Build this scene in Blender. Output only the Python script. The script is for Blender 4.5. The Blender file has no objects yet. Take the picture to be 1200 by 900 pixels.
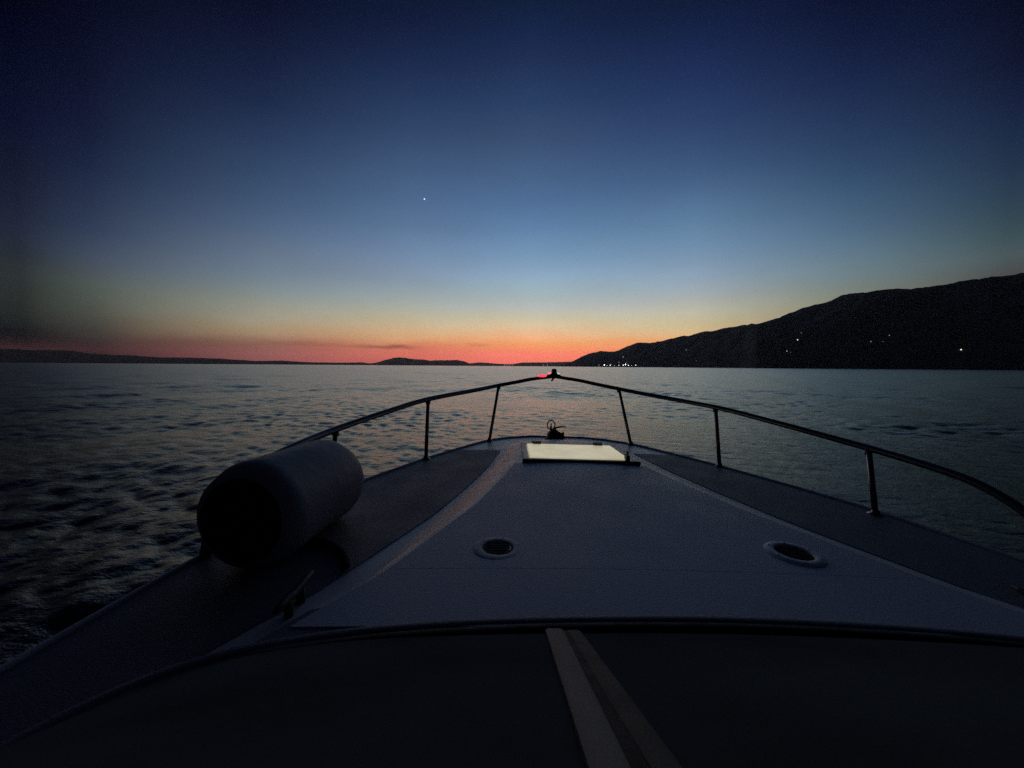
import bpy, bmesh, math, random
import numpy as np
from mathutils import Vector, Matrix, noise

random.seed(7)
rng = np.random.default_rng(11)
sc = bpy.context.scene
COL = sc.collection
R = math.radians
F = 452.0                       # focal length of the photograph in its own 1200 px wide frame
EYE = 2.35                      # eye above the water
HAZE = 2.5e-5                   # density of the evening haze over the water
DECK = 1.56                     # boat's deck plane above the water

# ------------------------------------------------------------------ helpers
def srgb(c):
    return tuple(((v/255)/12.92 if v/255 <= .04045 else (((v/255)+.055)/1.055)**2.4) for v in c)

def tag(o, label=None, cat=None, group=None, kind=None):
    if label: o['label'] = label
    if cat: o['category'] = cat
    if group: o['group'] = group
    if kind: o['kind'] = kind
    return o

def link(name, bm, mat, parent=None, smooth=False, recalc=True):
    me = bpy.data.meshes.new(name)
    if recalc: bmesh.ops.recalc_face_normals(bm, faces=bm.faces)
    bm.to_mesh(me); bm.free()
    if smooth:
        for p in me.polygons: p.use_smooth = True
    o = bpy.data.objects.new(name, me); COL.objects.link(o)
    if mat: me.materials.append(mat)
    if parent: o.parent = parent
    return o

def autosmooth(o, deg=35):
    me = o.data
    for p in me.polygons: p.use_smooth = True
    bm = bmesh.new(); bm.from_mesh(me)
    for e in bm.edges:
        if len(e.link_faces) == 2 and e.calc_face_angle(0) > R(deg): e.smooth = False
    bm.to_mesh(me); bm.free()
    return o

def bevel(o, w, seg=2, deg=30):
    m = o.modifiers.new('bevel', 'BEVEL'); m.width = w; m.segments = seg
    m.limit_method = 'ANGLE'; m.angle_limit = R(deg); m.harden_normals = False
    return o

def add_box(bm, c, s, M=None):
    r = bmesh.ops.create_cube(bm, size=1, matrix=Matrix.Translation(c) @ (M or Matrix()) @ Matrix.Diagonal((*s, 1)))
    return r['verts']

def add_cyl(bm, a, b, r1, r2=None, seg=16, caps=True):
    a, b = Vector(a), Vector(b); d = b - a
    M = Matrix.Translation((a + b)/2) @ d.to_track_quat('Z', 'Y').to_matrix().to_4x4()
    return bmesh.ops.create_cone(bm, cap_ends=caps, segments=seg, radius1=r1, radius2=r1 if r2 is None else r2, depth=d.length, matrix=M)['verts']

def catmull(pts, n=8):
    P = [Vector(p) for p in pts]; out = []
    for i in range(len(P) - 1):
        p0 = P[max(i-1, 0)]; p1 = P[i]; p2 = P[i+1]; p3 = P[min(i+2, len(P)-1)]
        for k in range(n):
            t = k/n
            out.append(.5*((2*p1) + (p2-p0)*t + (2*p0-5*p1+4*p2-p3)*t*t + (3*p1-p0-3*p2+p3)*t**3))
    out.append(P[-1]); return out

def add_tube(bm, pts, r, seg=10, closed=False, flat=1.0):
    P = [Vector(p) for p in pts]; n = len(P); rings = []
    up = Vector((0, 0, 1)); prev = None
    for i, p in enumerate(P):
        t = (P[(i+1) % n] - P[i-1]) if closed else (P[min(i+1, n-1)] - P[max(i-1, 0)])
        t.normalize()
        if prev is None:
            ref = up if abs(t.z) < .9 else Vector((1, 0, 0))
            u = t.cross(ref).normalized()
        else:
            u = (prev - t*prev.dot(t)).normalized()
        prev = u; v = u.cross(t)
        rr = r[i] if isinstance(r, (list, tuple)) else r
        rings.append([bm.verts.new(p + u*rr*math.cos(a) + v*rr*flat*math.sin(a)) for a in [2*math.pi*k/seg for k in range(seg)]])
    m = n if closed else n-1
    for i in range(m):
        A, B = rings[i], rings[(i+1) % n]
        for k in range(seg): bm.faces.new((A[k], A[(k+1) % seg], B[(k+1) % seg], B[k]))
    if not closed:
        bm.faces.new(rings[0][::-1]); bm.faces.new(rings[-1])

def add_lathe(bm, prof, c=(0, 0, 0), seg=32, M=None):
    M = Matrix.Translation(c) @ (M or Matrix()); rings = []
    for (r, z) in prof:
        if r < 1e-6: rings.append([bm.verts.new(M @ Vector((0, 0, z)))])
        else: rings.append([bm.verts.new(M @ Vector((r*math.cos(a), r*math.sin(a), z))) for a in [2*math.pi*k/seg for k in range(seg)]])
    for A, B in zip(rings, rings[1:]):
        for k in range(seg):
            a, b = A[k % len(A)], A[(k+1) % len(A)]; c_, d = B[(k+1) % len(B)], B[k % len(B)]
            f = [v for i, v in enumerate((a, b, c_, d)) if v not in (a, b, c_, d)[:i]]
            if len(f) > 2: bm.faces.new(f)

def add_loft(bm, rows, close_ends=False):
    vr = [[bm.verts.new(p) for p in row] for row in rows]
    for A, B in zip(vr, vr[1:]):
        for k in range(len(A)-1): bm.faces.new((A[k], A[k+1], B[k+1], B[k]))
    if close_ends:
        bm.faces.new(vr[0][::-1]); bm.faces.new(vr[-1])
    return vr

def add_plate(bm, rows, th):
    """a closed sheet: the given grid on top, its copy th below, and the four rims"""
    top = add_loft(bm, rows)
    bot = [[bm.verts.new(v.co - Vector((0, 0, th))) for v in r] for r in top]
    for A, B in zip(bot, bot[1:]):
        for k in range(len(A)-1): bm.faces.new((A[k+1], A[k], B[k], B[k+1]))
    ring = lambda g: g[0] + [r[-1] for r in g[1:]] + g[-1][-2::-1] + [r[0] for r in g[-2:0:-1]]
    a, b = ring(top), ring(bot)
    for i in range(len(a)):
        j = (i+1) % len(a); bm.faces.new((a[j], a[i], b[i], b[j]))

def interp(x, xs, ys):
    return float(np.interp(x, xs, ys))

# ------------------------------------------------------------------ materials
def mat(name, col, rough=.5, metal=0, spec=.5, coat=0, bump=None, mottle=None, emit=None):
    m = bpy.data.materials.new(name); m.use_nodes = True
    nt = m.node_tree; b = nt.nodes['Principled BSDF']
    b.inputs['Base Color'].default_value = (*col, 1); b.inputs['Roughness'].default_value = rough
    b.inputs['Metallic'].default_value = metal; b.inputs['Specular IOR Level'].default_value = spec
    b.inputs['Coat Weight'].default_value = coat; b.inputs['Coat Roughness'].default_value = .15
    tc = nt.nodes.new('ShaderNodeTexCoord')
    if mottle:                                   # (scale, amount): uneven dirt and wear
        n = nt.nodes.new('ShaderNodeTexNoise'); n.inputs['Scale'].default_value = mottle[0]; n.inputs['Detail'].default_value = 6
        nt.links.new(tc.outputs['Object'], n.inputs['Vector'])
        mx = nt.nodes.new('ShaderNodeMix'); mx.data_type = 'RGBA'
        mx.inputs['A'].default_value = (*[c*(1-mottle[1]) for c in col], 1); mx.inputs['B'].default_value = (*[min(1, c*(1+mottle[1])) for c in col], 1)
        nt.links.new(n.outputs['Fac'], mx.inputs['Factor']); nt.links.new(mx.outputs['Result'], b.inputs['Base Color'])
        mr = nt.nodes.new('ShaderNodeMapRange'); mr.inputs['To Min'].default_value = rough*.75; mr.inputs['To Max'].default_value = min(1, rough*1.25)
        nt.links.new(n.outputs['Fac'], mr.inputs['Value']); nt.links.new(mr.outputs['Result'], b.inputs['Roughness'])
    if bump:                                     # (scale, strength, distance)
        n2 = nt.nodes.new('ShaderNodeTexNoise'); n2.inputs['Scale'].default_value = bump[0]; n2.inputs['Detail'].default_value = 3
        nt.links.new(tc.outputs['Object'], n2.inputs['Vector'])
        bp = nt.nodes.new('ShaderNodeBump'); bp.inputs['Strength'].default_value = bump[1]; bp.inputs['Distance'].default_value = bump[2]
        nt.links.new(n2.outputs['Fac'], bp.inputs['Height']); nt.links.new(bp.outputs['Normal'], b.inputs['Normal'])
    if emit:
        b.inputs['Emission Color'].default_value = (*emit[0], 1); b.inputs['Emission Strength'].default_value = emit[1]
    return m

M_gel = mat('gelcoat', (.84, .82, .80), .40, mottle=(5, .12), bump=(14, .08, .01))
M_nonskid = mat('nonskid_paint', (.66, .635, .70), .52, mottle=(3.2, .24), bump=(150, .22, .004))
M_dimdeck = mat('side_deck_dimmed', (.16, .158, .182), .6, mottle=(4, .14), bump=(160, .35, .004))  # lens falloff at the sides, put into the deck colour
M_steel = mat('stainless_steel', (.22, .22, .225), .32, metal=1, mottle=(30, .2))
M_black = mat('black_rubber', (.012, .012, .013), .7, spec=.2, mottle=(20, .3))
M_iron = mat('dark_galvanised', (.035, .036, .038), .55, metal=.3, mottle=(25, .4), bump=(40, .3, .01))
M_plastic = mat('black_plastic', (.015, .015, .016), .45, spec=.3, mottle=(30, .2))
M_alu = mat('grey_frame_paint', (.235, .215, .175), .65, spec=.3, mottle=(18, .18), bump=(60, .15, .004))
M_alu2 = mat('worn_frame_paint', (.078, .074, .064), .7, spec=.25, mottle=(14, .45), bump=(60, .2, .004))
M_vinyl = mat('pale_vinyl', (.30, .30, .325), .6, mottle=(4, .15), bump=(12, .15, .02))
M_hull = mat('white_hull', (.7, .7, .7), .25, coat=.3, mottle=(3, .06))
M_dash = mat('dashboard_vinyl', (.02, .02, .021), .7, mottle=(12, .3))
M_rope = mat('black_rope', (.014, .014, .016), .9, spec=.1, bump=(120, .6, .01))

def glass_mat():
    m = mat('tinted_glass', (.075, .088, .09), .5, spec=.0, mottle=(2.2, .7), bump=(9, .12, .01))
    return m
M_glass = glass_mat()
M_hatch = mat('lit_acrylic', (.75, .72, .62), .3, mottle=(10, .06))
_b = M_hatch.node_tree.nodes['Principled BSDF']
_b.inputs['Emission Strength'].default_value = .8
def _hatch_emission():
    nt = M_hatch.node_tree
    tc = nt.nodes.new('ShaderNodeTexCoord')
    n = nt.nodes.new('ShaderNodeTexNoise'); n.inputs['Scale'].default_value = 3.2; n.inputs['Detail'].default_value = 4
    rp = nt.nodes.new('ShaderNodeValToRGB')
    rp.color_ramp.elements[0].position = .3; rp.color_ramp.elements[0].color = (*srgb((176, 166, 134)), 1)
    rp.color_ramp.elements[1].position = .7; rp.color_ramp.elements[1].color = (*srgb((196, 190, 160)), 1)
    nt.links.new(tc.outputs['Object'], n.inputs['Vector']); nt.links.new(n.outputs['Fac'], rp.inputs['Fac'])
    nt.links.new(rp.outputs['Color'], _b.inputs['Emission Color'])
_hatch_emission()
M_railglow = mat('red_rail_glow', (.5, .02, .02), .2, emit=((1, .05, .08), 1.6))  # emission standing in for the red reflection on the rail
M_pink = mat('pale_red_lens', (.5, .2, .2), .2, emit=((1, .22, .25), 1.1))
M_green = mat('starboard_lens', (.3, .5, .4), .2, emit=((.75, 1, .85), .6))

# ------------------------------------------------------------------ world: the dusk sky
def build_world():
    w = bpy.data.worlds.new('World'); sc.world = w; w.use_nodes = True
    nt = w.node_tree; N = nt.nodes; L = nt.links
    N.clear()
    out = N.new('ShaderNodeOutputWorld'); bg = N.new('ShaderNodeBackground'); L.new(bg.outputs[0], out.inputs[0])
    tc = N.new('ShaderNodeTexCoord'); sp = N.new('ShaderNodeSeparateXYZ'); L.new(tc.outputs['Generated'], sp.inputs[0])
    def math_(op, a, b=None, clamp=False):
        n = N.new('ShaderNodeMath'); n.operation = op; n.use_clamp = clamp
        for i, v in enumerate((a, b)):
            if v is None: continue
            if isinstance(v, (int, float)): n.inputs[i].default_value = v
            else: L.new(v, n.inputs[i])
        return n.outputs[0]
    el = math_('MULTIPLY', math_('ARCSINE', sp.outputs['Z']), 180/math.pi)        # degrees
    az = math_('MULTIPLY', math_('ARCTAN2', sp.outputs['X'], sp.outputs['Y']), 180/math.pi)
    nz = N.new('ShaderNodeTexNoise'); nz.inputs['Scale'].default_value = 5; nz.inputs['Detail'].default_value = 7; nz.inputs['Roughness'].default_value = .6
    mp = N.new('ShaderNodeMapping'); mp.inputs['Scale'].default_value = (1, 1, 3); L.new(tc.outputs['Generated'], mp.inputs[0]); L.new(mp.outputs[0], nz.inputs['Vector'])
    nzc = math_('SUBTRACT', nz.outputs['Fac'], .5)
    elw = math_('ADD', el, math_('MULTIPLY', nzc, 1.6))                            # the layers are slightly uneven
    elw = math_('ADD', math_('MULTIPLY', math_('GREATER_THAN', el, 2.5), math_('SUBTRACT', elw, el)), el)
    fac = math_('DIVIDE', elw, 90, True)
    T = {
     620: [(424,(238,118,98)),(415,(245,126,106)),(408,(243,145,95)),(402,(240,156,100)),(396,(242,176,126)),(389,(230,188,146)),(381,(218,195,160)),(372,(198,190,164)),(362,(183,186,180)),(350,(166,180,182)),(338,(154,177,186)),(323,(140,167,192)),(308,(124,154,182)),(298,(116,148,180)),(270,(95,128,165)),(240,(80,110,150)),(210,(70,96,132)),(170,(58,80,114)),(130,(42,64,100)),(90,(34,50,86)),(50,(25,38,72)),(5,(17,29,52))],
     480: [(422,(205,102,90)),(413,(212,112,92)),(405,(205,124,94)),(398,(212,156,112)),(388,(206,172,130)),(375,(188,178,148)),(360,(168,173,164)),(345,(150,163,168)),(330,(134,151,168)),(300,(113,137,167)),(270,(92,119,152)),(240,(78,105,140)),(200,(64,88,122)),(160,(50,70,105)),(120,(37,55,90)),(80,(28,40,73)),(40,(20,29,57)),(5,(16,23,46))],
     315: [(420,(136,84,82)),(414,(140,90,84)),(407,(142,95,84)),(400,(150,112,92)),(393,(163,135,108)),(384,(163,146,116)),(374,(160,152,134)),(360,(148,150,137)),(350,(138,145,139)),(338,(124,138,145)),(320,(111,127,144)),(300,(101,117,138)),(270,(80,100,128)),(240,(65,86,116)),(210,(54,75,105)),(170,(42,58,90)),(130,(30,43,73)),(90,(24,32,60)),(50,(18,22,46)),(5,(12,14,32))],
     115: [(415,(46,34,34)),(408,(56,44,43)),(400,(60,50,48)),(390,(66,60,55)),(380,(71,69,62)),(365,(78,80,72)),(350,(80,86,78)),(335,(80,88,84)),(320,(75,83,88)),(300,(66,76,93)),(270,(50,62,84)),(240,(42,52,77)),(200,(31,39,65)),(160,(24,29,54)),(100,(18,20,42)),(40,(14,14,34)),(5,(11,11,26))],
     30: [(412,(13,12,12)),(405,(20,19,19)),(390,(33,32,30)),(375,(41,42,38)),(350,(46,49,46)),(320,(48,52,52)),(300,(42,46,54)),(270,(37,42,58)),(240,(31,34,52)),(200,(24,27,46)),(150,(18,20,42)),(100,(14,16,36)),(50,(10,10,30)),(5,(8,7,16))],
     810: [(415,(238,132,88)),(400,(228,165,110)),(388,(208,184,140)),(378,(199,186,150)),(365,(187,185,166)),(350,(168,173,172)),(340,(155,168,175)),(325,(140,160,179)),(308,(126,152,176)),(298,(117,147,177)),(270,(98,130,161)),(240,(82,112,146)),(210,(65,92,128)),(180,(54,78,115)),(150,(45,65,105)),(110,(35,52,92)),(70,(27,40,78)),(30,(20,30,60)),(5,(17,26,50))],
     980: [(415,(150,84,58)),(380,(140,122,94)),(355,(130,131,112)),(345,(125,132,122)),(330,(115,131,135)),(310,(104,127,140)),(290,(92,117,138)),(270,(79,105,130)),(240,(65,92,120)),(210,(52,77,108)),(180,(44,65,98)),(140,(35,51,85)),(100,(27,38,72)),(60,(20,28,58)),(5,(14,17,39))],
     1170: [(415,(60,40,30)),(340,(72,70,66)),(318,(75,78,78)),(300,(74,86,89)),(280,(62,80,86)),(260,(53,72,82)),(230,(44,62,80)),(200,(37,52,75)),(160,(30,42,68)),(120,(24,32,58)),(80,(19,22,44)),(40,(16,18,38)),(5,(12,14,30))],
    }
    zen = (6, 8, 20)
    ramps = []
    for x in sorted(T):
        a = math.degrees(math.atan((x-600)/F)); q = math.hypot(F, x-600)
        hor = 429 + (x-600)*.0068
        st = []
        for y, c in sorted(T[x], reverse=True):            # the sky as it is beyond the haze
            e = math.atan((hor-y)/q); k = math.exp(-HAZE*min(24500/math.cos(math.atan((x-600)/F)), 900/max(math.sin(e), .01)))
            lc = tuple(max(0, v - g*(1-k))/k for v, g in zip(srgb(c), (.050, .036, .032)))
            st.append((math.degrees(e)/90, lc))
        st.append((.68, tuple((u+v)/2 for u, v in zip(st[-1][1], srgb(zen))))); st.append((1, srgb(zen)))
        ramps.append((a, st))
    dark = [(p, srgb(c)) for p, c in ((0, (5, 5, 9)), (.1, (8, 9, 15)), (.3, (8, 9, 18)), (1, zen))]
    ramps = [(-180, dark), (-85, dark)] + ramps + [(85, dark)]
    def ramp(st):
        n = N.new('ShaderNodeValToRGB'); cr = n.color_ramp; cr.interpolation = 'LINEAR'
        cr.elements[0].position = st[0][0]; cr.elements[0].color = (*st[0][1], 1)
        cr.elements[1].position = st[-1][0]; cr.elements[1].color = (*st[-1][1], 1)
        for p, c in st[1:-1]:
            e = cr.elements.new(p); e.color = (*c, 1)
        L.new(fac, n.inputs['Fac']); return n.outputs['Color']
    cur = ramp(ramps[1][1])
    for (a0, _), (a1, st) in zip(ramps[1:], ramps[2:]):
        mr = N.new('ShaderNodeMapRange'); mr.interpolation_type = 'LINEAR'
        mr.inputs['From Min'].default_value = a0; mr.inputs['From Max'].default_value = a1
        L.new(az, mr.inputs['Value'])
        mx = N.new('ShaderNodeMix'); mx.data_type = 'RGBA'
        L.new(mr.outputs['Result'], mx.inputs['Factor']); L.new(cur, mx.inputs['A']); L.new(ramp(st), mx.inputs['B'])
        cur = mx.outputs['Result']
    # thin dark cloud streaks low over the sunset, broken up by noise
    n2 = N.new('ShaderNodeTexNoise'); n2.inputs['Scale'].default_value = 30; n2.inputs['Detail'].default_value = 4
    mp2 = N.new('ShaderNodeMapping'); mp2.inputs['Scale'].default_value = (1, 1, 6); L.new(tc.outputs['Generated'], mp2.inputs[0]); L.new(mp2.outputs[0], n2.inputs['Vector'])
    wob = math_('MULTIPLY', math_('SUBTRACT', n2.outputs['Fac'], .5), .8)
    tot = None
    for (px, py, wa, we, amt) in ((452, 407, 4.2, .20, .42), (470, 405.6, 1.4, .20, .3), (561, 403.4, 1.6, .18, .22), (350, 404, 6, .35, .16), (250, 403, 6, .5, .12)):
        a = math.degrees(math.atan((px-600)/F)); e = math.degrees(math.atan((428-py)/math.hypot(F, px-600)))
        da = math_('DIVIDE', math_('SUBTRACT', az, a), wa); de = math_('DIVIDE', math_('ADD', math_('SUBTRACT', el, e), wob), we)
        g = math_('EXPONENT', math_('MULTIPLY', math_('ADD', math_('MULTIPLY', da, da), math_('MULTIPLY', de, de)), -1))
        g = math_('MULTIPLY', g, amt); tot = g if tot is None else math_('ADD', tot, g)
    mul = math_('SUBTRACT', math_('ADD', 1, math_('MULTIPLY', nzc, .30)), tot)
    vm = N.new('ShaderNodeMix'); vm.data_type = 'RGBA'; vm.blend_type = 'MULTIPLY'; vm.inputs['Factor'].default_value = 1
    L.new(cur, vm.inputs['A']); L.new(mul, vm.inputs['B'])
    L.new(vm.outputs['Result'], bg.inputs['Color']); bg.inputs['Strength'].default_value = 1.0
    w.cycles.sampling_method = 'MANUAL'; w.cycles.sample_map_resolution = 1024
build_world()

# ------------------------------------------------------------------ water
def build_water():
    front = np.linspace(-R(76), R(76), 960); back = np.linspace(R(76), 2*math.pi - R(76), 90)[1:-1]
    ang = np.concatenate([front, back]); na = len(ang)
    r = [.5]
    while r[-1] < 22000: r.append(r[-1]*(1.006 if r[-1] < 70 else 1.0115 if r[-1] < 400 else 1.03))
    r = np.array(r); nr = len(r)
    RR, AA = np.meshgrid(r, ang, indexing='ij')
    X = RR*np.sin(AA); Y = RR*np.cos(AA); Z = np.zeros_like(X); DX = np.zeros_like(X); DY = np.zeros_like(X)
    cell = RR*np.where(RR < 70, .006, .0115)
    nw = 130
    lam = np.exp(rng.uniform(math.log(.13), math.log(3.0), nw)); k = 2*math.pi/lam
    th = R(200) + rng.normal(0, R(58), nw)
    slope = .025*np.exp(-((np.log(lam) - math.log(.55))/1.1)**2)
    ln = 26                                                     # a low longer swell under the chop
    lam = np.append(lam, np.exp(rng.uniform(math.log(3), math.log(11), ln))); th = np.append(th, R(190) + rng.normal(0, R(35), ln))
    slope = np.append(slope, np.full(ln, .013)); nw += ln; k = 2*math.pi/lam
    amp = slope/k; ph = rng.uniform(0, 2*math.pi, nw)
    gust = np.zeros_like(X)
    for i in range(6):
        t = rng.uniform(0, 2*math.pi); l = rng.uniform(9, 40); gust += np.sin((X*math.cos(t)*.6 + Y*math.sin(t))*2*math.pi/l + rng.uniform(0, 6))
    gust = 1 + .16*gust
    lost = np.zeros_like(X)
    for i in range(nw):
        wgt = np.clip((lam[i]/cell - 2.2)/2.5, 0, 1)
        if wgt.max() == 0: continue
        p = k[i]*(X*math.cos(th[i]) + Y*math.sin(th[i])) + ph[i]
        a = amp[i]*wgt*gust
        Z += a*np.sin(p); DX += -1.15*a*math.cos(th[i])*np.cos(p); DY += -1.15*a*math.sin(th[i])*np.cos(p)
        lost += (slope[i]**2)/2*(1 - wgt**2)
    co = np.stack([X - DX*-1, Y - DY*-1, Z], -1).reshape(-1, 3)
    co = np.vstack([co, [[0, 0, 0]]])
    idx = np.arange(nr*na).reshape(nr, na); nx = np.roll(idx, -1, 1)
    q = np.stack([idx[:-1], nx[:-1], nx[1:], idx[1:]], -1).reshape(-1, 4)[:, ::-1]
    tri = np.stack([np.full(na, nr*na), idx[0], nx[0]], -1)[:, ::-1]
    me = bpy.data.meshes.new('sea')
    me.vertices.add(len(co)); me.vertices.foreach_set('co', co.astype(np.float32).ravel())
    lv = np.concatenate([q.ravel(), tri.ravel()]); nq, ntri = len(q), len(tri)
    me.loops.add(len(lv)); me.loops.foreach_set('vertex_index', lv.astype(np.int32))
    ls = np.concatenate([np.arange(nq)*4, nq*4 + np.arange(ntri)*3]); me.polygons.add(nq+ntri)
    me.polygons.foreach_set('loop_start', ls.astype(np.int32))
    me.polygons.foreach_set('use_smooth', np.ones(nq+ntri, bool))
    at = me.attributes.new('fine_chop', 'FLOAT', 'POINT')
    at.data.foreach_set('value', np.append(np.sqrt(lost), 0).astype(np.float32).ravel())
    me.update(calc_edges=True); me.validate()
    if me.polygons[0].normal.z < 0: me.flip_normals()
    o = bpy.data.objects.new('sea', me); COL.objects.link(o); tag(o, kind='structure')
    m = bpy.data.materials.new('sea_water'); m.use_nodes = True; nt = m.node_tree; b = nt.nodes['Principled BSDF']
    nt.nodes.remove(b)
    dif = nt.nodes.new('ShaderNodeBsdfDiffuse'); dif.inputs['Color'].default_value = (.006, .008, .007, 1)
    glo = nt.nodes.new('ShaderNodeBsdfGlossy'); glo.inputs['Color'].default_value = (1, .985, .88, 1)
    fre = nt.nodes.new('ShaderNodeFresnel'); fre.inputs['IOR'].default_value = 1.65
    mxs = nt.nodes.new('ShaderNodeMixShader')
    nt.links.new(fre.outputs[0], mxs.inputs[0]); nt.links.new(dif.outputs[0], mxs.inputs[1]); nt.links.new(glo.outputs[0], mxs.inputs[2])
    nt.links.new(mxs.outputs[0], nt.nodes['Material Output'].inputs['Surface'])
    a = nt.nodes.new('ShaderNodeAttribute'); a.attribute_name = 'fine_chop'
    mr = nt.nodes.new('ShaderNodeMapRange')                    # waves too small for the mesh become roughness
    mr.inputs['From Min'].default_value = 0; mr.inputs['From Max'].default_value = .16; mr.inputs['To Min'].default_value = .07; mr.inputs['To Max'].default_value = .30
    nt.links.new(a.outputs['Fac'], mr.inputs['Value']); nt.links.new(mr.outputs['Result'], glo.inputs['Roughness'])
    g = nt.nodes.new('ShaderNodeNewGeometry')
    n = nt.nodes.new('ShaderNodeTexNoise'); n.inputs['Scale'].default_value = 7; n.inputs['Detail'].default_value = 5; n.inputs['Roughness'].default_value = .6
    mp = nt.nodes.new('ShaderNodeMapping'); mp.inputs['Rotation'].default_value = (0, 0, .35); mp.inputs['Scale'].default_value = (.6, 1, 1)
    nt.links.new(g.outputs['Position'], mp.inputs[0]); nt.links.new(mp.outputs[0], n.inputs['Vector'])
    bp = nt.nodes.new('ShaderNodeBump'); bp.inputs['Strength'].default_value = .6; bp.inputs['Distance'].default_value = .045
    nt.links.new(n.outputs['Fac'], bp.inputs['Height'])
    for q_ in (dif, glo, fre): nt.links.new(bp.outputs['Normal'], q_.inputs['Normal'])
    me.materials.append(m)
build_water()

# ------------------------------------------------------------------ land
def px_profile(prof):
    xs = [p[0] for p in prof]; ys = [p[1] for p in prof]
    us = [(x-600)/F for x in xs]; es = [(429 + (x-600)*.0068 - y)/F for x, y in prof]
    return us, es

def build_hill(name, prof, shore, depth, nu, nv, rough, col, seed):
    """terrain: ridge elevation given along the direction u = X/Y, shore distance along u, real depth behind"""
    us, es = px_profile(prof)
    u0, u1 = us[0], us[-1]
    U = np.linspace(u0, u1, nu); rows = []
    su, sd = [(p[0]-600)/F for p in shore], [p[1] for p in shore]
    def height(u, v):
        d0 = np.interp(u, su, sd); e = max(0, np.interp(u, us, es))
        d = d0*(1 + depth*v)
        dr = d0*(1 + depth*.45)
        s = math.sin(min(v/.45, 1)*math.pi/2)**.9 if v < .45 else math.cos((v-.45)/.55*math.pi/2)
        base = e*dr*s
        P = Vector((u*d*.0016 + seed, d*.0016, seed))
        n = noise.fractal(P*2, .9, 2.1, 7)
        n2 = noise.fractal(P*14, .8, 2.2, 5)
        z = base*(1 + .22*n*(1 - s*.75)) + rough*n2*d0/1000*min(1, s*2.5)*min(1, e*60)
        return u*d, d, (max(z, .2) if 0 < v < 1 else -3)
    for v in np.concatenate([[0, .004, .012], np.linspace(.025, .45, nv), np.linspace(.47, 1, 10)]):
        rows.append([height(u, v) for u in U])
    bm = bmesh.new(); add_loft(bm, rows)
    o = link(name, bm, None, smooth=True); tag(o, kind='structure')
    if sum(p.normal.z for p in o.data.polygons) < 0: o.data.flip_normals()
    m = mat(name + '_scrub', col, .95, spec=.1)
    nt = m.node_tree; b = nt.nodes['Principled BSDF']; tc = nt.nodes.new('ShaderNodeTexCoord')
    n = nt.nodes.new('ShaderNodeTexNoise'); n.inputs['Scale'].default_value = .006; n.inputs['Detail'].default_value = 10; n.inputs['Roughness'].default_value = .65
    rp = nt.nodes.new('ShaderNodeValToRGB'); rp.color_ramp.elements[0].position = .38; rp.color_ramp.elements[1].position = .66
    rp.color_ramp.elements[0].color = (*[c*.45 for c in col], 1); rp.color_ramp.elements[1].color = (*[c*1.8 for c in col], 1)
    nt.links.new(tc.outputs['Object'], n.inputs['Vector']); nt.links.new(n.outputs['Fac'], rp.inputs['Fac']); nt.links.new(rp.outputs['Color'], b.inputs['Base Color'])
    o.data.materials.append(m)
    return o, height

RIGHT = [(652, 428.5), (662, 427), (672, 423), (681, 418.5), (690, 415), (704, 411.5), (714, 412.5), (722, 412), (732, 408), (747, 403), (760, 402.3), (775, 400), (800, 395.5), (820, 391), (845, 387), (868, 382.5), (884, 381.5), (900, 377), (920, 370.5), (940, 364.5), (960, 357.5), (978, 350.5), (990, 347.5), (1010, 346), (1035, 343), (1062, 340.5), (1085, 337), (1105, 333.5), (1130, 330.5), (1150, 326.5), (1175, 322.5), (1200, 320.5), (1260, 310), (1400, 292), (1650, 280), (2000, 320), (2300, 400)]
hill, hill_h = build_hill('hill', RIGHT, [(652, 6200), (740, 5000), (870, 3200), (885, 2900), (1000, 2500), (1200, 2100), (2300, 1500)], .75, 620, 60, 2.5, (.15, .15, .14), 3.1)
far_hill, _ = build_hill('far_hills', [(418, 428), (425, 426.5), (440, 425.2), (448, 423), (455, 421), (461, 419.6), (468, 418.8), (476, 419.6), (486, 421), (496, 421.4), (504, 422.6), (514, 422.2), (528, 422.2), (536, 421.9), (544, 423.5), (550, 425.8), (560, 424.8), (572, 425.2), (584, 426.4), (600, 426.6), (612, 424.9), (640, 424.6), (660, 424.2), (680, 423.5), (690, 428)], [(418, 16000), (550, 14000), (560, 18000), (690, 18000)], .3, 420, 16, .5, (.05, .047, .045), 7.7)
left_hill, _ = build_hill('left_hills', [(-900, 380), (-300, 395), (-60, 405), (0, 409), (40, 410.5), (85, 411), (110, 415), (150, 416.5), (190, 419), (220, 419.3), (260, 420.5), (300, 423), (330, 422.6), (360, 424.4), (395, 425), (425, 424.6), (440, 427), (450, 428.2)], [(-900, 5000), (0, 8000), (200, 11000), (450, 14500)], .4, 420, 16, .8, (.05, .048, .045), 12.3)

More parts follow.
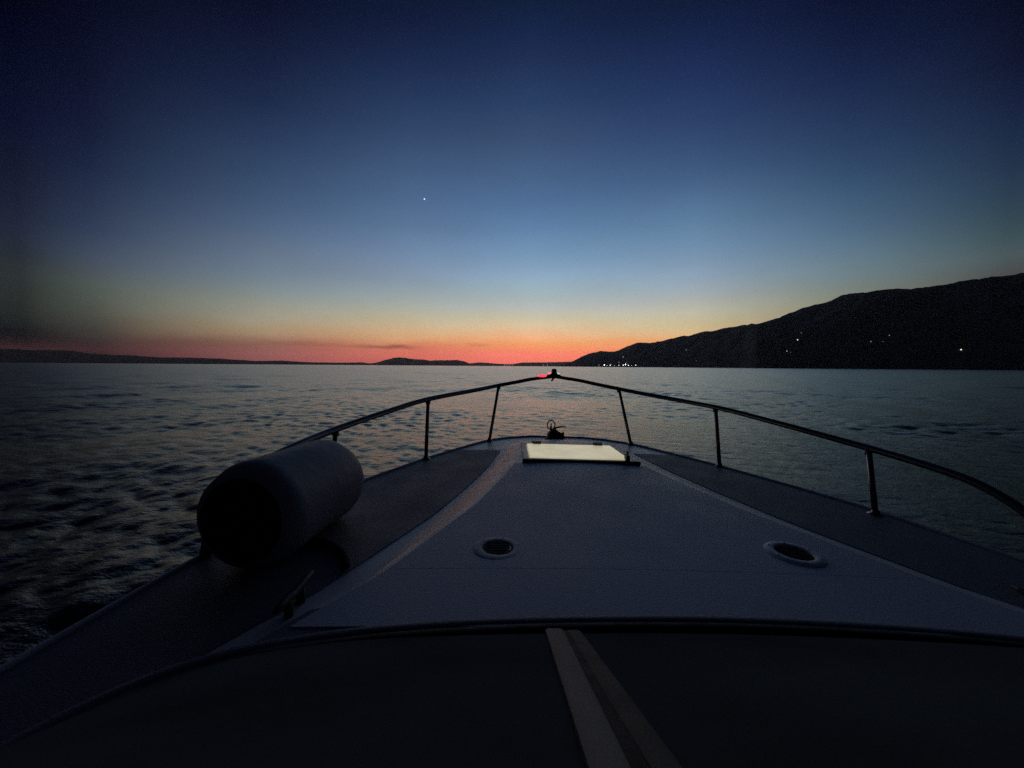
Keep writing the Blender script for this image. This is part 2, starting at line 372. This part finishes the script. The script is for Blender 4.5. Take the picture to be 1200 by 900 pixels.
# ------------------------------------------------------------------ lights ashore
lamp_mats = {}
def lamp_mat(c, s):
    if (c, s) not in lamp_mats: lamp_mats[(c, s)] = mat('lamp_glow', (.8, .8, .8), .5, emit=(c, s))
    return lamp_mats[(c, s)]
def shore_lamp(px, py, r, strength, label, group, dist=None, col=(1, .93, .8), cat='lamp'):
    r *= .85
    u = (px-600)/F; e = (429 + (px-600)*.0068 - py)/F
    d0 = float(np.interp(px, [652, 740, 870, 885, 1000, 1200], [6200, 5000, 3200, 2900, 2500, 2100]))
    if dist: X, Y, Z = u*dist, dist, EYE + e*dist
    else:
        best = None
        for v in np.linspace(.004, .44, 500):       # walk up the hillside to where the sight line meets it
            x, y, z = hill_h(u, v)
            best = (x, y, z)
            if z >= EYE + e*y: break
        X, Y, Z = best
        Y -= 3
    bm = bmesh.new()
    bmesh.ops.create_uvsphere(bm, u_segments=10, v_segments=8, radius=r)
    add_cyl(bm, (0, 0, -r*2.2), (0, 0, -r*.9), r*.15, seg=6)
    o = link('lamp', bm, lamp_mat(col, strength), smooth=True); o.location = (X, Y, max(Z, 2.0) + r*.8)
    tag(o, label, cat, group); return o
G1, G2, G3 = 'lamps along the waterfront under the hill', 'lit houses on the dark hillside', 'lamps on the far low shore'
for px, py, r, s, lab in (
    (701.5, 428.2, 2.6, 3, None), (707.8, 428.0, 5.2, 9, 'bright white lamp near the left end of the waterfront row under the hill'), (711, 428.4, 2.6, 3, None), (714.8, 428.2, 4.6, 6, None),
    (719.5, 428.6, 2.4, 2, None), (724.8, 428.2, 3.4, 4, None), (730, 428.2, 4.4, 6, None), (732.6, 427.4, 5.4, 10, 'brightest white lamp in the middle of the waterfront row under the hill'),
    (736, 428.3, 4.0, 5, None), (740, 428.6, 2.6, 3, None), (744.5, 428.2, 4.0, 4, 'faint lamp at the right end of the waterfront row under the hill')):
    shore_lamp(px, py, r, s, lab or 'small white lamp in the waterfront row at the foot of the hill', G1)
shore_lamp(725, 424.6, 3.2, 1.2, 'dim lamp just above the waterfront row under the hill', G1)
shore_lamp(734, 424.8, 2.4, .9, 'very dim lamp just above the brightest waterfront lamp', G1)
shore_lamp(729.6, 418.6, 4.0, 1.6, 'single pale light on the slope high above the waterfront lamps', G2)
for px, py, r, s, lab in (
    (932.5, 399, 4.2, 8, 'brightest white light halfway up the dark hillside'), (920.5, 412, 3.0, 2.2, 'dim light low on the hillside below the brightest one'), (936.5, 390.5, 2.2, .8, 'faint light just above the brightest one on the hillside'),
    (925, 413, 2.2, .5, 'very faint light low on the hillside beside the dim one'),
    (1123.5, 410.5, 3.6, 8, 'bright white light alone at the right side of the hill'), (1018, 400.5, 2.4, .9, 'faint light in the middle of the hillside, lower left of a trio'), (1039, 393.5, 2.4, .9, 'faint light in the middle of the hillside, topmost of a trio'),
    (1032, 401, 2.0, .5, 'very faint light in the middle of the hillside, lower right of a trio'), (803, 410.5, 3.6, 1.0, 'faint pale house light near the left end of the hill'), (815, 423, 3.0, .4, 'very faint light close to the shore at the left part of the hill')):
    shore_lamp(px, py, r, min(s, 1)*.45 + s*.13, lab, G2, cat='house light')
for px, s, lab in ((591, 1.6, None), (594, 2.4, None), (597, 1.4, None), (600, 2.0, None), (637, 1.6, None), (641, 2.4, None), (660, 3.0, 'lone tiny lamp where the far low shore meets the hill')):
    shore_lamp(px, 428.0, 8, s, lab or 'tiny lamp on the far low shore under the red sky', G3, dist=13500)

# the evening star
bm = bmesh.new(); bmesh.ops.create_icosphere(bm, subdivisions=3, radius=95)
star = link('star', bm, mat('star_glow', (1, 1, 1), .5, emit=((.72, .88, 1), 1.3)), smooth=True)
star.location = (Vector((498-600, F, 429-.7-237.5)).normalized())*60000 + Vector((0, 0, EYE))
tag(star, 'single bright white evening star high in the blue sky', 'star')

# ------------------------------------------------------------------ the boat
boat = bpy.data.objects.new('motor_boat', None); COL.objects.link(boat)
boat.location = (.57, 0, DECK); boat.rotation_euler = (0, R(1.3), R(.86))
tag(boat, 'pale motor cruiser seen along its foredeck with bow rail, lit hatch and dark windscreen', 'boat')

HY = [-5.2, -2, 0, 1.5, 2.3, 2.7, 3.2, 3.6, 4.0, 4.18, 4.30, 4.36]
HW = [1.80, 1.93, 1.94, 1.84, 1.67, 1.50, 1.26, 1.03, .78, .58, .32, .02]
hw = lambda y: interp(y, HY, HW)
def zdeck(x, y):
    return -.035*(x/1.7)**2 - .02*max(0, y-3.9)**1.2
ys = [-5.2, -3.5, -2, -1, 0, .6, 1.1, 1.5, 1.9, 2.3, 2.7, 3.0, 3.2, 3.4, 3.6, 3.8, 4.0, 4.1, 4.18, 4.24, 4.30, 4.34, 4.36]
# hull shell
rows = []
for y in ys:
    t = max(0, min(1, (y+5.2)/9.56)); w = hw(y)
    flare = .06 + .30*t*t; zz = zdeck(w, y)
    wl = max(.01, w*(1 - flare)); keel = -1.9 + 1.1*max(0, (y-2.6)/1.8)**2
    half = [(w, zz-.004), (w+.012, zz-.06), (w*.985, zz-.12), (w*(1-flare*.5), zz-.7), (wl, keel*.55-.6), (.005, keel)]
    rows.append([(x, y - .35*t*t*(-z)*.5, z) for x, z in half] + [(-x, y - .35*t*t*(-z)*.5, z) for x, z in half[::-1]])
bm = bmesh.new(); add_loft(bm, rows, True); autosmooth(link('hull', bm, M_hull, boat), 50)
# deck
rows = []
for y in ys[ys.index(-1):]:
    w = hw(y); rows.append([(w*s, y, zdeck(w*s, y)) for s in np.linspace(-1, 1, 25)])
bm = bmesh.new(); add_loft(bm, rows); link('deck', bm, M_gel, boat, smooth=True)
rows = [[(hw(y)*s, y, -.035*s*s*1.2 - .01) for s in (-1, -.93, .93, 1)] for y in (-5.2, -3, -1)]
bm = bmesh.new()
for s in (-1, 1):
    vr = add_loft(bm, [[(hw(y)*s, y, -.04), (hw(y)*s*.86, y, -.03), (hw(y)*s*.86, y, -.9)] for y in (-5.2, -3, -1, .25)])
add_box(bm, (0, -2.4, -.92), (3.3, 5.4, .04)); link('cockpit', bm, M_gel, boat)
# toe rail round the edge of the deck
pts = [(-(hw(y)-.02), y, zdeck(hw(y), y)+.006) for y in np.linspace(-1, 4.30, 60)] + [((hw(y)-.02), y, zdeck(hw(y), y)+.006) for y in np.linspace(4.30, -1, 60)]
bm = bmesh.new(); add_tube(bm, pts, .011, 8); link('toe_rail', bm, M_gel, boat, smooth=True)

# raised trunk of the cabin
TY = [-.7, .3, .7, 1.1, 1.3, 1.5, 2.0, 2.5, 3.0, 3.5, 3.8, 3.95]
TW = [1.55, 1.50, 1.36, 1.14, 1.02, .94, .745, .61, .50, .43, .39, .30]
tw = lambda y: interp(y, TY, TW)
TH = lambda y: interp(y, [-1, 2.0, 3.5, 3.85, 3.98], [.05, .05, .05, .035, .0])
def ttop(x, y):
    return TH(y) + .018*(1 - min(1, abs(x)/max(tw(y), .01))**2)
def trunk_row(y):
    a = tw(y); b = a + interp(y, [1.3, 2, 3, 3.95], [.10, .175, .17, .16]); zb = zdeck(b, y) - .012; zt = ttop(a, y)
    half = [(b, zb), (b-.02, zb+.018), (a+.022, zt-.010), (a+.008, zt-.003), (a-.02, zt+.0015)]
    mids = [a*f for f in (.75, .5, .25, 0)]
    L_ = [(x, z) for x, z in half] + [(x, ttop(x, y)) for x in mids]
    return [(x, y, z) for x, z in L_] + [(-x, y, z) for x, z in L_[:-1][::-1]]
tys = list(np.linspace(-.7, 1.3, 12)) + list(np.linspace(1.45, 3.75, 24)) + [3.85, 3.92, 3.97, 4.02]
rows = [trunk_row(y) for y in tys]
rows.append([(x*.8, 4.09, zdeck(x, 4.09)-.012) for x, _, _ in rows[-1]])
k_ = next(i for i, y in enumerate(tys) if y > 1.02)
bm = bmesh.new(); add_loft(bm, rows[k_:]); autosmooth(link('cabin_trunk', bm, M_gel, boat), 28)
bm = bmesh.new(); add_loft(bm, rows[:k_+1]); autosmooth(link('trunk_aft_dimmed', bm, M_dimdeck, boat), 28)  # aft end of the trunk, split off and darkened to dim the lower corners

# nonskid panels: laid 4 mm proud of the trunk and of the side decks
def sheet(name, ya, yb, ny, xf0, xf1, zf, matl, nx=10, lift=.004):
    rows = []
    for y in np.linspace(ya, yb, ny):
        a, b = xf0(y), xf1(y)
        rows.append([(a+(b-a)*s, y, zf(a+(b-a)*s, y)+lift) for s in np.linspace(0, 1, nx)])
    bm = bmesh.new(); add_plate(bm, rows, .006); return autosmooth(link(name, bm, matl, boat), 40)
sheet('nonskid_panel', 1.336, 2.86, 32, lambda y: -(tw(y)-.025), lambda y: tw(y)-.065, ttop, M_nonskid, 16)
sheet('nonskid_panel', 1.03, 1.334, 6, lambda y: -(tw(y)-.025), lambda y: tw(y)-.065, ttop, M_nonskid, 16)
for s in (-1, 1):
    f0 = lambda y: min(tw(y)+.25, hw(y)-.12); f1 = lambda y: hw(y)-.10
    o = sheet('side_deck_panel', -.6, 3.55, 40, (lambda y, s=s: s*(tw(y)+.195)), (lambda y, s=s: s*(hw(y)-.035)), zdeck, M_dimdeck, 6)  # carried far aft in the dimmed colour to darken the corners

# hatch, lit from the cabin below
hy0, hy1, hx = 2.90, 3.50, .385
zh = .062
bm = bmesh.new()
for (c, s) in (((0, hy1+.02, zh), (2*hx+.10, .05, .024)), ((-hx-.025, (hy0+hy1)/2+.0025, zh), (.05, hy1-hy0-.025, .024)), ((hx+.025, (hy0+hy1)/2+.0025, zh), (.05, hy1-hy0-.025, .024))):
    add_box(bm, c, s)
hatch = bevel(link('hatch', bm, M_gel, boat), .006)
bm = bmesh.new(); add_box(bm, (0, hy0-.015, zh+.006), (2*hx+.12, .05, .036)); bevel(link('hatch_sill', bm, M_plastic, hatch), .008)
bm = bmesh.new(); add_box(bm, (0, (hy0+hy1)/2+.003, 0), (2*hx-.012, hy1-hy0-.03, .012))
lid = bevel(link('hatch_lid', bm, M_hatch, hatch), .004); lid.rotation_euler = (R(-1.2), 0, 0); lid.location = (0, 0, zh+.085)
for x in (-.29, .27):
    bm = bmesh.new(); add_box(bm, (x, hy1-.012, zh+.026), (.07, .045, .022)); add_cyl(bm, (x-.04, hy1+.012, zh+.026), (x+.04, hy1+.012, zh+.026), .014, seg=10)
    bevel(link('hinge', bm, M_plastic, hatch), .004)
bm = bmesh.new(); add_box(bm, (hx-.03, hy0+.012, zh+.040), (.03, .05, .05)); add_cyl(bm, (hx-.03, hy0-.01, zh+.045), (hx-.015, hy0+.06, zh+.075), .009, seg=10)
bevel(link('latch', bm, M_plastic, hatch), .004)

# deck vents
for x in (-.60, .575):
    y = 1.49; z = ttop(x, y) + .003
    fl = 1 if x > 0 else .35                       # the port one sits lower in the deck
    bm = bmesh.new(); add_lathe(bm, [(r_*(1 if x > 0 else .93), z_*fl) for r_, z_ in [(.064, .002), (.067, .008), (.074, .011), (.092, .010), (.102, .005), (.105, -.006)]], (x, y, z), 40)
    for k in range(6):
        a = k*math.pi/3 + .3; add_cyl(bm, (x+.084*math.cos(a), y+.084*math.sin(a), z+.008*fl), (x+.084*math.cos(a), y+.084*math.sin(a), z+.0125*fl), .005, .004, 8)
    v = autosmooth(link('deck_vent', bm, M_gel if x > 0 else M_nonskid, boat), 40)
    bm = bmesh.new(); add_lathe(bm, [(.0, .002), (.05, .002), (.0655 if x > 0 else .0605, .003)], (x, y, z), 32)
    for k in range(5): add_box(bm, (x, y - .044 + .022*k, z+.006*fl), (.09, .006, .003))
    link('vent_opening', bm, M_black, v)

# windscreen: base moulding, gasket, glass panes, twin centre bars, top rail
BX = [(0, 1.015), (.35, 1.007), (.7, .987), (1.0, .95), (1.25, .87), (1.43, .70), (1.53, .40), (1.57, 0), (1.58, -.6)]
base = [(-x, y) for x, y in BX[::-1]] + BX[1:]
bc = catmull([(x, y, 0) for x, y in base], 6)
SL = .50
def wpt(p, t, off=0.0):
    """point on the windscreen: p on the base line, t metres aft up the slope, off along its outward normal"""
    sh = 1 - .10*t; x = p.x*sh; y = p.y - t*(1 if p.y > .2 else max(.25, 1 - (.2-p.y)*1.6)); z = .072 + SL*t
    return Vector((x, y + off*.47, z + off*.88))
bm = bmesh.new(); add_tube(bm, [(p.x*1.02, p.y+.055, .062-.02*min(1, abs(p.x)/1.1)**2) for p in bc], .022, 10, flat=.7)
scr = link('windscreen', bm, M_dimdeck, boat, smooth=True)  # moulding darkened with the side decks to keep the corner dim
bm = bmesh.new(); add_tube(bm, [(p.x, p.y+.006, .070-.02*min(1, abs(p.x)/1.1)**2) for p in bc], .024, 10, flat=.8)
link('gasket', bm, M_black, scr, smooth=True)
xs_m = -.43
for side in (-1, 1):
    sel = [p for p in bc if (p.x <= xs_m if side < 0 else p.x >= -.36)]
    edge = Vector((-.410, 1.004, 0)); sel = sel[:-1] + [edge] if side < 0 else [edge] + sel[1:]
    rows = []
    for t in np.linspace(0.0, 1.0, 8):
        row = [wpt(p, t) for p in sel]; row[-1 if side < 0 else 0].x = -.410 - .076*t + side*.004; rows.append(row)
    bm = bmesh.new(); add_plate(bm, rows, .007); autosmooth(link('glass_pane', bm, M_glass, scr), 40)
def bar(name, xb, xt, wb, wt, h, matl, lift):
    bm = bmesh.new(); rows = []
    for t in np.linspace(-.015, 1.0, 12):
        f = max(0, t)/.86; x = xb + (xt-xb)*f; w = (wb + (wt-wb)*f)/2
        yb = interp(x, [b_[0] for b_ in base], [b_[1] for b_ in base])
        z0 = .072 + SL*t + lift; e = h*.3
        prof = [(-w, 0), (-w, h*.7), (-w+.006, h), (w-.006, h), (w, h*.7), (w, 0)]
        rows.append([(x+dx, yb - t + dz*.47, z0 + dz*.88) for dx, dz in prof])
    vr = add_loft(bm, rows, True)
    for A, B in zip(vr, vr[1:]): bm.faces.new((A[-1], A[0], B[0], B[-1]))
    return autosmooth(link(name, bm, matl, scr), 40)
bar('mullion', -.440, -.493, .047, .037, .010, M_alu, .001)
bar('mullion', -.388, -.437, .035, .029, .007, M_alu2, .0005)
bar('rubber_channel', -.411, -.466, .024, .024, .006, M_black, .0015)
bm = bmesh.new(); add_tube(bm, [wpt(p, 1.01, .0) for p in bc], .020, 10); link('top_rail', bm, M_black, scr, smooth=True)
# dashboard under the glass, helm seat bulkhead aft
bm = bmesh.new(); add_loft(bm, [[(-1.3, .75, -.05), (1.3, .75, -.05)], [(-1.35, .2, -.02), (1.35, .2, -.02)], [(-1.38, -.12, -.10), (1.38, -.12, -.10)], [(-1.38, -.14, -.9), (1.38, -.14, -.9)]])
link('dashboard', bm, M_dash, boat)

# cleats, one each side deck
for s in (-1, 1):
    c = Vector((s*1.24, 1.215, zdeck(1.2, 1.25)))
    bm = bmesh.new()
    for dy in (-.035, .035): add_cyl(bm, c + Vector((0, dy, 0)), c + Vector((0, dy, .05)), .014, .011, 10)
    add_tube(bm, [c + Vector((0, d, .055 + abs(d)*.06)) for d in np.linspace(-.11, .11, 9)], [.007, .010, .013, .014, .014, .014, .013, .010, .007], 8)
    link('cleat', bm, M_iron, boat, smooth=True)

# windlass at the bow
wc = Vector((-.05, 4.16, zdeck(0, 4.16)+.0))
bm = bmesh.new()
add_lathe(bm, [(0, .112), (.022, .110), (.044, .098), (.060, .075), (.070, .045), (.080, .02), (.098, .008), (.105, 0), (.105, -.03)], wc, 24, Matrix.Diagonal((1, 1.3, 1, 1)))
wl = link('windlass', bm, M_iron, boat, smooth=True)
bm = bmesh.new()
add_lathe(bm, [(0, 0), (.040, .0), (.042, .012), (.028, .022), (.028, .030), (.042, .042), (.038, .052), (0, .054)], wc + Vector((.055, 0, .045)), 20, Matrix.Rotation(R(90), 4, 'Y'))
link('gypsy', bm, M_iron, wl, smooth=True)
bm = bmesh.new(); add_tube(bm, [wc + Vector((-.028 + .043*math.cos(a), .05, .150 + .050*math.sin(a))) for a in np.linspace(0, 2*math.pi, 22)[:-1]], .0065, 8, closed=True)
add_cyl(bm, wc + Vector((-.028, .05, .10)), wc + Vector((-.028, .05, .165)), .012, .006, 8)
link('shackle', bm, M_iron, wl, smooth=True)
bm = bmesh.new(); add_tube(bm, [wc + Vector(p) for p in ((.0, .03, .105), (.03, .03, .126), (.08, .03, .136), (.135, .03, .134))], [.012, .010, .009, .007], 8)
link('brake_handle', bm, M_iron, wl, smooth=True)
bm = bmesh.new(); add_tube(bm, catmull([wc + Vector(p) for p in ((-.01, .05, .10), (-.015, .14, .05), (-.02, .26, .03), (-.02, .40, -.02))], 6), .014, 8); link('anchor_chain', bm, M_iron, wl, smooth=True)

# bow rail with its stanchions
half = [(0, 4.74, .664), (.12, 4.69, .652), (.30, 4.57, .628), (.48, 4.42, .594), (.665, 4.25, .562), (.87, 3.96, .527), (1.256, 3.35, .470), (1.46, 2.92, .412), (1.655, 2.45, .345), (1.735, 2.08, .302), (1.765, 1.86, .262), (1.785, 1.69, .18), (1.79, 1.60, .08), (1.79, 1.56, -.04)]
full = [(-x, y, z) for x, y, z in half[::-1]] + half[1:]
bm = bmesh.new(); add_tube(bm, catmull(full, 7), .021, 12)
rail = link('bow_rail', bm, M_steel, boat, smooth=True)
for (xb, yb, xt, yt, zt) in ((.742, 4.0, .665, 4.25, .562), (1.235, 3.2, 1.256, 3.35, .470), (1.60, 2.20, 1.676, 2.35, .334)):
    for s in (1, -1):
        if s < 0 and yb < 2.5: xb, yb, xt, yt, zt = 1.625, 2.33, 1.655, 2.45, .345   # stands a little further forward to port
        zb = zdeck(xb, yb)
        bm = bmesh.new(); add_cyl(bm, (s*xb, yb, zb), (s*xt, yt, zt), .0155, seg=12)
        add_lathe(bm, [(.018, .028), (.022, .014), (.038, .008), (.040, 0), (.040, -.02)], (s*xb, yb, zb), 16)
        add_lathe(bm, [(.0, -.03), (.020, -.03), (.022, .0), (.0, .0)], (s*xt, yt, zt-.012), 12)
        link('stanchion', bm, M_steel, rail, smooth=True)

# two-colour navigation light on the bow rail
nc = Vector((0, 4.735, .665))
bm = bmesh.new()
add_loft(bm, [[nc + Vector((sx*w, sy*d, z)) for sx, sy in ((-1, -1), (1, -1), (1, 1), (-1, 1), (-1, -1))] for w, d, z in ((.085, .04, .012), (.075, .038, .022), (.040, .034, .034), (.030, .032, .05), (.027, .030, .088), (.020, .024, .096), (0.002, .002, .097))])
nav = bevel(link('navigation_light', bm, M_plastic, boat), .004)
bm = bmesh.new(); add_lathe(bm, [(0, .016), (.018, .014), (.026, .006), (.026, -.006), (.018, -.014), (0, -.016)], nc + Vector((-.050, .012, .036)), 16); link('port_lens_glow', bm, M_pink, nav, smooth=True)
bm = bmesh.new(); add_tube(bm, [nc + Vector(p) for p in ((-.10, -.042, .004), (-.115, -.050, .006), (-.15, -.068, .003), (-.19, -.088, -.002), (-.21, -.098, -.004))], [.008, .017, .019, .016, .007], 12); link('port_lens_glow', bm, M_railglow, nav, smooth=True)  # red gleam of the lamp on the rail, added as a glowing part
bm = bmesh.new(); add_lathe(bm, [(0, .012), (.014, .010), (.020, .004), (.020, -.004), (.014, -.010), (0, -.012)], nc + Vector((.052, .012, .038)), 16); link('starboard_lens', bm, M_green, nav, smooth=True)
bm = bmesh.new(); add_tube(bm, [nc + Vector(p) for p in ((.0, -.02, .0), (-.015, -.03, -.03), (-.032, -.035, -.055))], [.016, .012, .010], 8); link('bracket', bm, M_plastic, nav, smooth=True)

# ------------------------------------------------------------------ the big fender lying on the port side deck
fd = bpy.data.objects.new('fender', None); COL.objects.link(fd)
fd.matrix_world = boat.matrix_basis.copy()
tag(fd, 'thick pale cylindrical fender with black near end lying on the port side deck', 'fender')
A, B = Vector((-1.55, 1.42, .175)), Vector((-1.50, 2.08, .168)); ax = (B-A).normalized(); q = ax.to_track_quat('Z', 'Y').to_matrix().to_4x4()
Lf = (B-A).length; rf = .208
bm = bmesh.new(); add_lathe(bm, [(rf*.76, .0), (rf*.90, .018), (rf*.985, .06), (rf, .09), (rf*1.0, .12), (rf, Lf*.5), (rf, Lf-.14), (rf*.97, Lf-.09), (rf*.86, Lf-.04), (rf*.62, Lf-.008), (rf*.3, Lf+.012), (0, Lf+.016)], A, 48, q)
for v in bm.verts:                               # a soft, slightly sagging skin
    n_ = noise.fractal(v.co*5, 1, 2, 3); d_ = v.co - (A + ax*(v.co-A).dot(ax)); v.co += d_*.035*n_
body = link('body', bm, M_vinyl, fd, smooth=True)
bm = bmesh.new(); add_lathe(bm, [(rf*.762, .002), (rf*.74, -.006), (rf*.70, -.004), (rf*.66, .03), (rf*.3, .05), (0, .055)], A, 40, q); link('end_cap', bm, M_black, fd, smooth=True)
bm = bmesh.new()
add_tube(bm, catmull([(-1.47, 1.70, -.008), (-1.39, 1.675, -.006), (-1.28, 1.60, -.002), (-1.205, 1.51, .0), (-1.17, 1.44, .002)], 8), .013, 8)
link('rope', bm, M_rope, fd, smooth=True)

# ------------------------------------------------------------------ evening haze over the water
bm = bmesh.new(); add_box(bm, (0, 9750, 448), (70000, 29500, 904))
hz = link('haze', bm, None); tag(hz, kind='stuff')
hm = bpy.data.materials.new('evening_haze'); hm.use_nodes = True; nt = hm.node_tree; nt.nodes.clear()
ho = nt.nodes.new('ShaderNodeOutputMaterial'); hv = nt.nodes.new('ShaderNodeVolumePrincipled')
hv.inputs['Color'].default_value = (.85, .85, .88, 1); hv.inputs['Density'].default_value = HAZE; hv.inputs['Anisotropy'].default_value = .55
nt.links.new(hv.outputs[0], ho.inputs['Volume']); hz.data.materials.append(hm)

# ------------------------------------------------------------------ camera and render settings
cam = bpy.data.cameras.new('camera'); co = bpy.data.objects.new('camera', cam); COL.objects.link(co)
cam.sensor_width = 36; cam.lens = 36*F/1200; cam.clip_start = .02; cam.clip_end = 200000
co.location = (0, 0, EYE)
pitch = math.atan(21/F)
co.matrix_world = Matrix.Translation((0, 0, EYE)) @ Matrix.Rotation(R(90) - pitch, 4, 'X') @ Matrix.Rotation(R(.40), 4, 'Z')
sc.camera = co
sc.view_settings.view_transform = 'Standard'; sc.view_settings.look = 'None'; sc.view_settings.exposure = 0; sc.view_settings.gamma = 1
sc.view_settings.use_curve_mapping = False
sc.render.engine = 'CYCLES'
sc.cycles.use_denoising = False
sc.cycles.max_bounces = 6; sc.cycles.sample_clamp_indirect = 1.5
